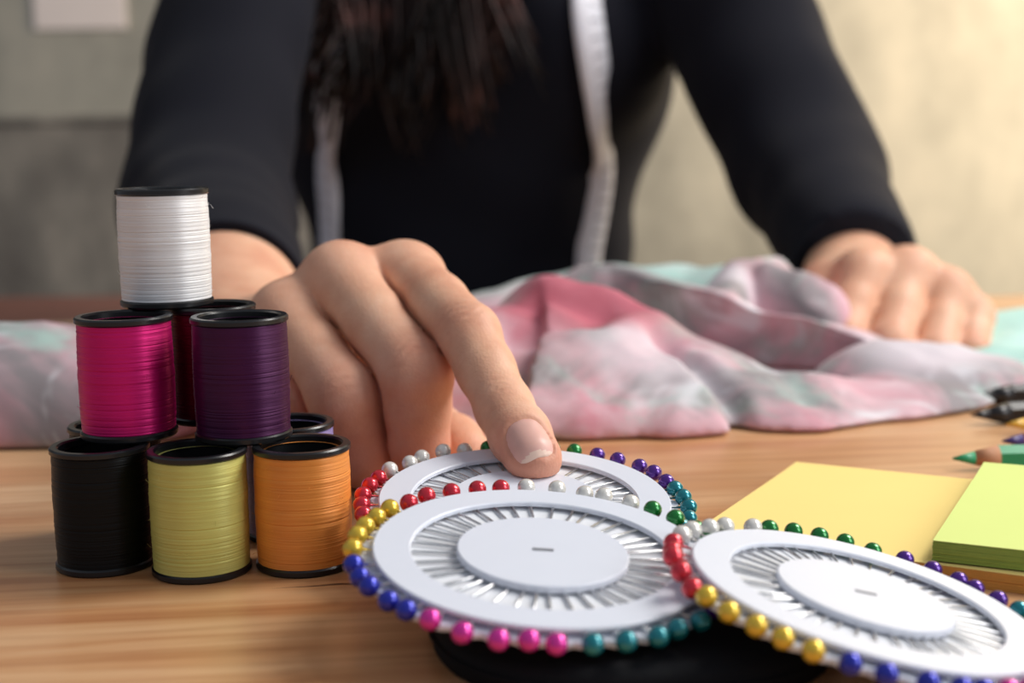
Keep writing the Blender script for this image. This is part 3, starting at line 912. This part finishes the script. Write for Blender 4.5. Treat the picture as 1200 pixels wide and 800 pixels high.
def hand_detail(fd, P):
    for a_, b_ in PAIRS:                        # clear crease where two fingers lie side by side
        pa_, pb_ = FIN_R[a_][0], FIN_R[b_][0]
        AA = np.array([p for p, r in pa_ + pb_]); sl, X, Y, Z = fd.sub(AA.min(0) - 10, AA.max(0) + 10)
        f1, f2 = chain(X, Y, Z, pa_, 2.5), chain(X, Y, Z, pb_, 2.5)
        g = np.exp(-((f1 - f2) / 1.1) ** 2) * np.clip((P[sl] - 0.5) / 4.0, 0, 1) * (np.maximum(f1, f2) < 4)
        fd.v[sl] += (1.5 * g).astype(np.float32)
    def fold(J, a, b, amp, wl, rad, ph=0.0):
        ax, n = dorsal(a, b, (cam_p - J) / np.linalg.norm(cam_p - J) + up * .5)
        s_ = np.cross(ax, n)
        sl, X, Y, Z = fd.sub(J - rad * 2, J + rad * 2)
        u = (X - J[0]) * ax[0] + (Y - J[1]) * ax[1] + (Z - J[2]) * ax[2]
        t = (X - J[0]) * s_[0] + (Y - J[1]) * s_[1] + (Z - J[2]) * s_[2]
        d = (X - J[0]) * n[0] + (Y - J[1]) * n[1] + (Z - J[2]) * n[2]
        bend = u + 0.035 * t * t * np.sign(u + 1e-6) + 0.5 * np.sin(t * 0.9 + ph)
        g = np.exp(-(u / 4.0) ** 2 - (t / 5.5) ** 2) * np.clip(d / 3, 0, 1)
        fd.v[sl] += (1.5 * amp * g * np.abs(np.cos(np.pi * bend / wl)) ** 5).astype(np.float32)
    fold(iP, mid(iM, iP), iD, 0.34, 2.6, 11); fold(iD, iP, iT, 0.26, 2.2, 9, 1.0); fold(mP, mM, mid(mP, mD, .3), 0.32, 2.8, 12, 2.0); fold(rP, rM, rD, 0.2, 2.8, 12, 0.5)
    # bed of the index nail: a shallow step around the plate
    sl, X, Y, Z = fd.sub(NAIL_C - 14, NAIL_C + 14)
    u = (X - NAIL_C[0]) * NAIL_AX[0] + (Y - NAIL_C[1]) * NAIL_AX[1] + (Z - NAIL_C[2]) * NAIL_AX[2]
    t = (X - NAIL_C[0]) * NAIL_S[0] + (Y - NAIL_C[1]) * NAIL_S[1] + (Z - NAIL_C[2]) * NAIL_S[2]
    d = (X - NAIL_C[0]) * NAIL_N[0] + (Y - NAIL_C[1]) * NAIL_N[1] + (Z - NAIL_C[2]) * NAIL_N[2]
    rr = (np.abs(u / 5.9) ** 3.0 + np.abs(t / 5.0) ** 3.0) ** (1 / 3.0)
    fd.v[sl] += (0.75 * np.clip((1.10 - rr) / 0.14, 0, 1) * np.clip(d / 2, 0, 1)).astype(np.float32)
    # pad pressed flat on the wheel
    wn_ = np.array([0.036, -0.119, 1.0]); wn_ /= np.linalg.norm(wn_); wc = np.array([2.3, 306.4, 14.0]) + wn_ * 1.45
    sl, X, Y, Z = fd.sub(iT - 14, iT + 14)
    pl = wn_[0] * (X - wc[0]) + wn_[1] * (Y - wc[1]) + wn_[2] * (Z - wc[2])
    fd.v[sl] = np.maximum(fd.v[sl], (-pl).astype(np.float32))
    # nothing reaches below the table
    sl, X, Y, Z = fd.sub((-400, 0, -60), (400, 900, 6))
    fd.v[sl] = np.maximum(fd.v[sl], (0.8 - Z + 0 * X + 0 * Y).astype(np.float32))


FR = build_hand((-150, 306, -2), (22, 548, 96), 0.66, PALM_R, FIN_R, hand_detail, 7.0)
RV, RQ = nets(FR); RV = relax(RV, RQ, 1, 0.45)


def field_at(fd, p):
    q_ = (np.asarray(p) - fd.lo) / fd.h; i = np.clip(np.floor(q_).astype(int), 0, fd.n - 2); f = q_ - i
    o = 0
    for a in (0, 1):
        for b in (0, 1):
            for c in (0, 1):
                wgt = (f[..., 0] if a else 1 - f[..., 0]) * (f[..., 1] if b else 1 - f[..., 1]) * (f[..., 2] if c else 1 - f[..., 2])
                o = o + wgt * fd.v[i[..., 0] + a, i[..., 1] + b, i[..., 2] + c]
    return o


# left hand (gripping the scarf)
liM, lmM, lrM, lpM = A(1012, 322, 604), A(1064, 322, 608), A(1108, 345, 604), A(1138, 370, 598)
liP, lmP, lrP, lpP = A(988, 394, 580), A(1044, 402, 575), A(1098, 414, 575), A(1138, 412, 579)
liT, lmT, lrT, lpT = A(1000, 405, 600), A(1052, 412, 598), A(1100, 420, 598), A(1136, 418, 598)
FIN_L = [([(liM, 11.0), (mid(liM, liP), 9.4), (liP, 9.0), (liT, 7.5)], 2.5, 6.0), ([(lmM, 11.0), (mid(lmM, lmP), 9.4), (lmP, 9.0), (lmT, 7.5)], 2.5, 6.0),
         ([(lrM, 10.0), (mid(lrM, lrP), 8.8), (lrP, 8.6), (lrT, 7.2)], 2.5, 6.0), ([(lpM, 8.6), (mid(lpM, lpP), 7.8), (lpP, 7.6), (lpT, 6.4)], 2.5, 5.0),
         ([(WR_L + [-14, -14, -8], 13), (A(968, 332, 622), 10.5), (A(966, 366, 600), 9), (A(985, 388, 588), 7.5)], 3, 9.0)]
fl = (EL_L - WR_L) / np.linalg.norm(EL_L - WR_L)
PALM_L = [(WR_L + [-10, 0, 0], liM, 15, 9.5), (WR_L, lmM, 15, 9.5), (WR_L + [5, 0, -2], lrM, 15, 9), (WR_L + [11, 0, -4], lpM, 13, 8), (liM, lmM, 9, 9), (lmM, lrM, 9, 8.5), (lrM, lpM, 8.5, 7.5),
          (WR_L + [0, -20, -12], mid(lmM, lrM) + [0, 10, -16], 14, 10), (WR_L, WR_L + fl * 90, 20, 27)]
def left_detail(fd, P):
    sl, X, Y, Z = fd.sub((0, 400, -30), (400, 900, 6)); fd.v[sl] = np.maximum(fd.v[sl], (0.8 - Z + 0 * X + 0 * Y).astype(np.float32))
FLd = build_hand((100, 555, -2), (240, 770, 110), 1.3, PALM_L, FIN_L, left_detail, 7.0)
LV, LQ = nets(FLd); LV = relax(LV, LQ, 1, 0.45)


# torso, neck, head and arms in one coarse surface
def zlerp(Z, tbl):
    zs = [t[0] for t in tbl]; return np.interp(Z, zs, [t[1] for t in tbl]), np.interp(Z, zs, [t[2] for t in tbl])


TORSO = [(-300, 150, 105), (-230, 152, 105), (-120, 124, 92), (-30, 102, 84), (40, 106, 88), (110, 128, 100), (160, 140, 108), (230, 146, 98), (290, 140, 82), (330, 100, 62), (352, 50, 44)]
CX, CY = -27.0, 955.0


def torso(X, Y, Z, grow):
    a, b = zlerp(Z, TORSO)
    lean = np.interp(Z, [-300, 0, 350], [20, 0, -25])
    q_ = np.sqrt(((X - CX) / (a + grow)) ** 2 + ((Y - CY - lean) / (b + grow)) ** 2)
    d = (q_ - 1) * (b + grow) * 0.85
    return np.maximum(d, np.maximum(Z - 345 - grow, -295 - Z - grow))


def bust(X, Y, Z, grow):
    return np.minimum(ell(X, Y, Z, (CX - 62, CY - 78, 150), (62 + grow, 52 + grow, 62 + grow)), ell(X, Y, Z, (CX + 62, CY - 78, 150), (62 + grow, 52 + grow, 62 + grow)))


NECK = np.array([CX, CY - 30, 345.0]); HEAD = np.array([CX + 6, CY - 105, 470.0])
fb = Field((-330, 700, -330), (300, 1110, 640), 6.5)
sl, X, Y, Z = fb.sub((-1e4,) * 3, (1e4,) * 3)
bd = smin(torso(X, Y, Z, -6), bust(X, Y, Z, -6), 25)
bd = smin(bd, rcone(X, Y, Z, SH_R, mid(SH_R, EL_R, .8), 44, 34), 25); bd = smin(bd, rcone(X, Y, Z, SH_L, mid(SH_L, EL_L, .9), 44, 34), 25)
bd = smin(bd, rcone(X, Y, Z, NECK - [0, 0, 20], HEAD - [0, -20, 40], 46, 44), 22)
hd = smin(ell(X, Y, Z, HEAD + [0, 20, 25], (74, 92, 88)), ell(X, Y, Z, HEAD + [0, -30, -38], (52, 62, 62)), 22)
hd = smin(hd, rcone(X, Y, Z, HEAD + [0, -78, 6], HEAD + [0, -100, -22], 8, 12), 8)                 # nose
hd = smin(hd, rcone(X, Y, Z, HEAD + [-16, -84, -52], HEAD + [16, -84, -52], 7, 7), 6)              # lips
for s_ in (-1, 1):
    hd = np.maximum(hd, -ell(X, Y, Z, HEAD + [s_ * 30, -84, 8], (16, 12, 10)))                    # eye sockets
    hd = smin(hd, ell(X, Y, Z, HEAD + [s_ * 30, -72, 8], (13, 12, 12)), 3)                       # eyes
    hd = smin(hd, ell(X, Y, Z, HEAD + [s_ * 75, 14, 0], (9, 18, 30)), 5)                         # ears
fb.v[:] = smin(bd, hd, 18)
BV, BQ = nets(fb); BV = relax(BV, BQ, 2)

PV = np.vstack([RV, LV, BV]); PQ = np.vstack([RQ, LQ + len(RV), BQ + len(RV) + len(LV)])
flush = np.zeros(len(PV), np.float32)
for J, r_, a_ in ((iP, 8, .35), (iT, 11, .65), (iD, 7, .25), (mP, 11, .65), (mD, 14, .7), (rP, 12, .65), (rD, 14, .8), (pP, 12, .8), (iM, 10, .3), (mM, 10, .35), (rM, 10, .35), (liP, 9, .4), (lmP, 9, .4), (lrP, 9, .5), (lpP, 9, .5), (liM, 9, .25), (lmM, 9, .25)):
    flush = np.maximum(flush, a_ * np.exp(-((PV - J) ** 2).sum(1) / r_ ** 2))
pme = mesh('person', PV - PO, PQ, 'skin')
fa_ = pme.attributes.new('flush', 'FLOAT', 'POINT'); fa_.data.foreach_set('value', flush.astype(np.float32))
person = obj('person', pme, None, PO)
tag(person, 'person in a dark sweater leaning over the table, one finger on the pin wheel', 'person')


# fingernail plate on the index finger
def nail(ax, n, s_, c, L, W, fd):
    nu, nv = 40, 30; V = []
    uu, vv = np.meshgrid(np.linspace(-1, 1, nu), np.linspace(-1, 1, nv))
    for j in range(nv):
        for i in range(nu):
            u, v = uu[j, i], vv[j, i]
            k_ = 1.0 / max(1e-6, (abs(u) ** 3.2 + abs(v) ** 3.2) ** (1 / 3.2)) * max(abs(u), abs(v))
            u2, v2 = u * k_, v * k_
            p = c + ax * (u2 * L) + s_ * (v2 * W)
            o = p + n * 11
            for _ in range(40):
                o = o - n * max(0.02, min(2.0, float(field_at(fd, o[None])[0]) * 0.7))
                if float(field_at(fd, o[None])[0]) < 0.03: break
            edge = max(abs(u), abs(v))
            V.append(o + n * (0.55 - 0.5 * max(0, (edge - 0.8) / 0.2)))
    V = np.array(V).reshape(nv, nu, 3)
    for _ in range(14):
        W_ = V.copy(); V[1:-1, 1:-1] = (W_[:-2, 1:-1] + W_[2:, 1:-1] + W_[1:-1, :-2] + W_[1:-1, 2:]) / 4
    lo_ = V - n * 0.8
    Vall = np.vstack([V.reshape(-1, 3), lo_.reshape(-1, 3)]); N1 = nu * nv; Fc = []
    for j in range(nv - 1):
        for i in range(nu - 1):
            q_ = (j * nu + i, j * nu + i + 1, (j + 1) * nu + i + 1, (j + 1) * nu + i)
            Fc.append(q_); Fc.append(tuple(k + N1 for k in q_[::-1]))
    rim = list(range(nu)) + [j * nu + nu - 1 for j in range(1, nv)] + [(nv - 1) * nu + i for i in range(nu - 2, -1, -1)] + [j * nu for j in range(nv - 2, 0, -1)]
    for a_, b_ in zip(rim, rim[1:] + rim[:1]): Fc.append((a_, a_ + N1, b_ + N1, b_))
    me = mesh('fingernail', Vall - PO, Fc, ['nail', 'nail_tip'])
    for pl in me.polygons:
        cc = np.array(pl.center) / MM + PO - c
        if cc @ ax > L * 0.80: pl.material_index = 1
    return me


obj('fingernail', nail(NAIL_AX, NAIL_N, NAIL_S, NAIL_C, 5.7, 4.8, FR), person)['label'] = 'short bare fingernail with a pale tip'

# sweater
fs = Field((-330, 470, -320), (310, 1120, 380), 4.5)
sl, X, Y, Z = fs.sub((-1e4,) * 3, (1e4,) * 3)
sw = smin(torso(X, Y, Z, 3), bust(X, Y, Z, 2), 22)
cuffR = FA_R + fa * 4; cuffL = WR_L + fl * 8


def sleeve(sw, S, E, Cf, f, r):
    s1 = rcone(X, Y, Z, S, E, r[0], r[1]); s2 = rcone(X, Y, Z, E, Cf, r[1], r[2])
    arm = smin(s1, s2, 14)
    fw_ = (Cf - E) / np.linalg.norm(Cf - E)
    cut = (X - Cf[0]) * fw_[0] + (Y - Cf[1]) * fw_[1] + (Z - Cf[2]) * fw_[2]
    t_ = (X - E[0]) * fw_[0] + (Y - E[1]) * fw_[1] + (Z - E[2]) * fw_[2]
    wrk = 0.6 * np.sin(t_ * 0.17 + 0.05 * X + 0.04 * Z) + 0.9 * np.sin(t_ * 0.07 - 0.06 * Z + 1.3)
    return np.maximum(arm + wrk * 0.8, cut)


aR = sleeve(sw, SH_R, EL_R, cuffR, fa, (47, 37, 31)); aL = sleeve(sw, SH_L, EL_L, cuffL, fl, (48, 40, 30))
sw = smin(smin(sw, aR, 10), aL, 10)
sw = sw + 1.6 * np.sin(0.045 * X + 0.06 * Z + 0.5 * np.sin(0.03 * Z)) * np.clip((Z + 40) / 60, 0, 1)
sw = np.maximum(sw, -(np.sqrt((X - NECK[0]) ** 2 + (Y - NECK[1]) ** 2 + ((Z - NECK[2] - 15) * 1.0) ** 2) - 62))   # neckline
fs.v[:] = sw
WV, WQ = nets(fs); WV = relax(WV, WQ, 2)
obj('sweater', mesh('sweater', WV - PO, WQ, 'sweater'), person)['label'] = 'close fitting dark navy long sleeved sweater'
for nm, C0, ff, r0 in (('cuff', cuffR, (EL_R - cuffR) / np.linalg.norm(EL_R - cuffR), 30.0), ('cuff', cuffL, (EL_L - cuffL) / np.linalg.norm(EL_L - cuffL), 29.0)):
    e1 = np.cross(ff, up); e1 /= np.linalg.norm(e1); e2 = np.cross(e1, ff)
    v_, f_ = tube([C0 + ff * 1.0 + r0 * (math.cos(a) * e1 + math.sin(a) * e2) for a in np.linspace(0, 2 * math.pi, 49)], 1.4, 8, False)
    obj(nm, mesh(nm, np.array(v_) - PO, f_, 'sweater'), person)

# trousers: hips, thighs under the table, shins down to the floor
ft = Field((-260, 560, -745), (220, 1120, -200), 8.0)
sl, X, Y, Z = ft.sub((-1e4,) * 3, (1e4,) * 3)
tr = ell(X, Y, Z, (CX, CY + 12, -265), (160, 118, 70))
for s_ in (-1, 1):
    hp = np.array([CX + s_ * 80, CY - 30, -265]); kn = np.array([CX + s_ * 95, CY - 300, -225.0 - 40]); an = np.array([CX + s_ * 95, CY - 280, -660.0])
    tr = smin(tr, rcone(X, Y, Z, hp, kn, 74, 56), 20); tr = smin(tr, rcone(X, Y, Z, kn, an, 54, 38), 12)
ft.v[:] = np.maximum(tr, -335 - Z + 0 * X + np.where(Y > CY - 180, 0, -1e3))
TV, TQ = nets(ft); TV = relax(TV, TQ, 2)
obj('trousers', mesh('trousers', TV - PO, TQ, 'trousers'), person)
for s_ in (-1, 1):
    V, Fc = [], []
    v_, f_ = tube(spline([(CX + s_ * 95, CY - 245, Z_FLOOR + 30), (CX + s_ * 96, CY - 290, Z_FLOOR + 40), (CX + s_ * 98, CY - 370, Z_FLOOR + 34), (CX + s_ * 100, CY - 450, Z_FLOOR + 24)], 16), [26, 32, 36, 40, 42, 42, 40, 38, 37, 36, 36, 35, 33, 30, 26, 16], 16)
    v_ = np.array(v_); v_[:, 2] = np.maximum(v_[:, 2], Z_FLOOR + 1)
    obj('shoe', mesh('shoe', v_ - PO, f_, 'black_plastic'), person)

# hair: cap on the skull and long wavy locks falling forward
V, Fc = [], []
def add(v_, f_):
    b0 = len(V); V.extend([tuple(p) for p in v_]); Fc.extend([tuple(i_ + b0 for i_ in q_) for q_ in f_])
rh = np.random.default_rng(11)
for cl in range(30):                                # clumps of strands that wave together
    front = cl < 22
    th_ = rh.uniform(-2.6, 2.6); ph_ = rh.uniform(0.15, 0.9)
    st0 = HEAD + np.array([80 * math.sin(th_) * math.sin(ph_), 20 - 92 * math.cos(th_) * math.sin(ph_) * 0.35, 25 + 92 * math.cos(ph_)])
    if front:
        t01 = (cl + rh.uniform(0, 0.9)) / 22; exn = 322 + 290 * t01
        eyn = 84 + 104 * math.sin(math.pi * min(1, max(0, 0.14 + 0.72 * t01))) - rh.uniform(0, 55)
        en0 = at(exn, eyn, rh.uniform(798, 834))
    else:
        en0 = np.array([CX + rh.uniform(-110, 110), CY + 108, rh.uniform(140, 240)])
    f0 = rh.uniform(9, 15); p0 = rh.uniform(0, 6.28); sg = rh.choice([-1, 1]); curl = rh.uniform(14, 34); am = rh.uniform(10, 22); lift = rh.uniform(8, 30)
    for j in range(11):
        st = st0 + rh.normal(0, 6, 3); en = en0 + rh.normal(0, 1, 3) * np.array([7, 4, 10])
        if front:
            m1 = st + np.array([0, -35, -60]); m2 = mid(m1, en, 0.5) + np.array([rh.normal(0, 5), -12, 0])
        else:
            m1 = st + np.array([0, 60, -50]); m2 = mid(m1, en, 0.5) + np.array([0, 10, 0])
        P_ = spline([HEAD + [0, 20, 112], st, m1, m2, en], 40)
        s_ = np.linspace(0, 1, 40); amp = am * s_ ** 1.3; pj_ = p0 + rh.normal(0, 0.25)
        P_[:, 0] += amp * np.sin(f0 * s_ + pj_); P_[:, 1] += 0.4 * amp * np.cos(f0 * s_ + pj_)
        if front:                                   # ends curl up
            k_ = np.clip((s_ - 0.82) / 0.18, 0, 1)
            P_[:, 0] += sg * curl * k_ ** 1.2; P_[:, 2] += lift * k_ ** 2
        add(*tube(P_, rh.uniform(1.4, 3.4) * (1 - 0.7 * s_ ** 3), 6))
cap_v, cap_f = [], []
for j in range(15):
    for i in range(28):
        ph_ = 0.02 + 1.75 * j / 14; th_ = 2 * math.pi * i / 28
        fr = max(0, -math.cos(th_)) ; ph2 = ph_ * (1 - 0.42 * fr)
        rr = 1.0 + 0.02 * math.sin(9 * th_)
        cap_v.append(HEAD + np.array([0, 20, 25]) + np.array([82 * rr * math.sin(ph2) * math.sin(th_), 101 * rr * math.sin(ph2) * math.cos(th_), 97 * math.cos(ph2)]))
for j in range(14):
    for i in range(28):
        i2 = (i + 1) % 28; cap_f.append((j * 28 + i, (j + 1) * 28 + i, (j + 1) * 28 + i2, j * 28 + i2))
add(cap_v, cap_f)
hr = obj('hair', mesh('hair', np.array(V) - PO, Fc, 'hair'), person); hr['label'] = 'long wavy dark brown hair with reddish lights'; hr['kind'] = 'stuff'

# ------------------------------------------------------------------ tape measure around the neck
def sweater_y(x_, z_):
    ys = np.arange(720, 960, 2.0); f = field_at(fs, np.stack([np.full_like(ys, x_), ys, np.full_like(ys, z_)], -1))
    k_ = np.nonzero(f < 0)[0]
    return ys[k_[0]] if len(k_) else 940.0


path = []
def strand(pts):
    out = []
    for (px, py) in pts:
        d = 850.0
        for _ in range(4):
            p = at(px, py, d); d = sweater_y(p[0], p[2]) - 3.0
        out.append(at(px, py, d))
    return out


sr = strand([(691, 345), (690, 300), (700, 240), (706, 190), (704, 140), (697, 80), (689, 20), (684, -40)])
slf = strand([(389, 345), (387, 290), (385, 240), (383, 190), (382, 140), (386, 60), (396, -20)])
upR = [np.array([CX + 62, CY - 100, 262.0]), np.array([CX + 64, CY - 62, 318.0]), np.array([CX + 56, CY - 10, 352.0])]
upL = [np.array([CX - 66, CY - 100, 262.0]), np.array([CX - 64, CY - 62, 318.0]), np.array([CX - 56, CY - 10, 352.0])]
full = spline(np.array(sr + upR + [np.array([CX, CY + 34, 362.0])] + upL[::-1] + slf[::-1]), 170)
V, Fc, RN, AC = [], [], [], []
Tn = np.gradient(full, axis=0); Tn /= np.linalg.norm(Tn, axis=1)[:, None]
run = np.concatenate([[0], np.cumsum(np.linalg.norm(np.diff(full, axis=0), axis=1))])
for i, p in enumerate(full):
    out = np.array([p[0] - CX, p[1] - CY, 0.0]) if p[2] < 330 else np.array([p[0] - CX, p[1] - CY, 60.0])
    out /= np.linalg.norm(out)
    sd_ = np.cross(Tn[i], out); sd_ /= np.linalg.norm(sd_)
    if p[2] < 300: sd_ = sd_ * np.array([1, 0.45, 1]); sd_ /= np.linalg.norm(sd_)
    nn = np.cross(sd_, Tn[i]); nn /= np.linalg.norm(nn)
    for k_ in range(5):
        a_ = k_ / 4; V.append(p + sd_ * (a_ - 0.5) * 18.5 + nn * 1.2 * (1 - (2 * a_ - 1) ** 2)); RN.append(run[i]); AC.append(a_)
for i in range(len(full) - 1):
    for k_ in range(4):
        Fc.append((i * 5 + k_, i * 5 + k_ + 1, i * 5 + k_ + 6, i * 5 + k_ + 5))
tme = mesh('tape_measure', np.array(V) - full[0], Fc, 'tape')
for nm, arr in (('run', RN), ('across', AC)):
    a_ = tme.attributes.new(nm, 'FLOAT', 'POINT'); a_.data.foreach_set('value', np.array(arr, np.float32))
tp = obj('tape_measure', tme, None, full[0])
md = tp.modifiers.new('thickness', 'SOLIDIFY'); md.thickness = 0.0005; md.offset = 0
tag(tp, 'white tape measure hanging around the neck over the dark sweater', 'tape measure')

# ------------------------------------------------------------------ stool under the person
st = empty('stool', (CX, CY + 15, Z_FLOOR))
sz = -340.0 - Z_FLOOR
obj('seat', sharp(lathe('seat', [(0, sz - 30), (165, sz - 30), (172, sz - 24), (172, sz - 6), (165, sz), (0, sz)], 'dark_wood', 48)), st)
for k_ in range(4):
    a_ = math.pi / 4 + k_ * math.pi / 2
    v_, f_ = tube([(110 * math.cos(a_), 110 * math.sin(a_), sz - 30), (150 * math.cos(a_), 150 * math.sin(a_), 0)], [15, 12], 12)
    obj('leg', mesh('leg', v_, f_, 'dark_wood'), st)
tag(st, 'round dark wooden stool the person sits on behind the table', 'stool')
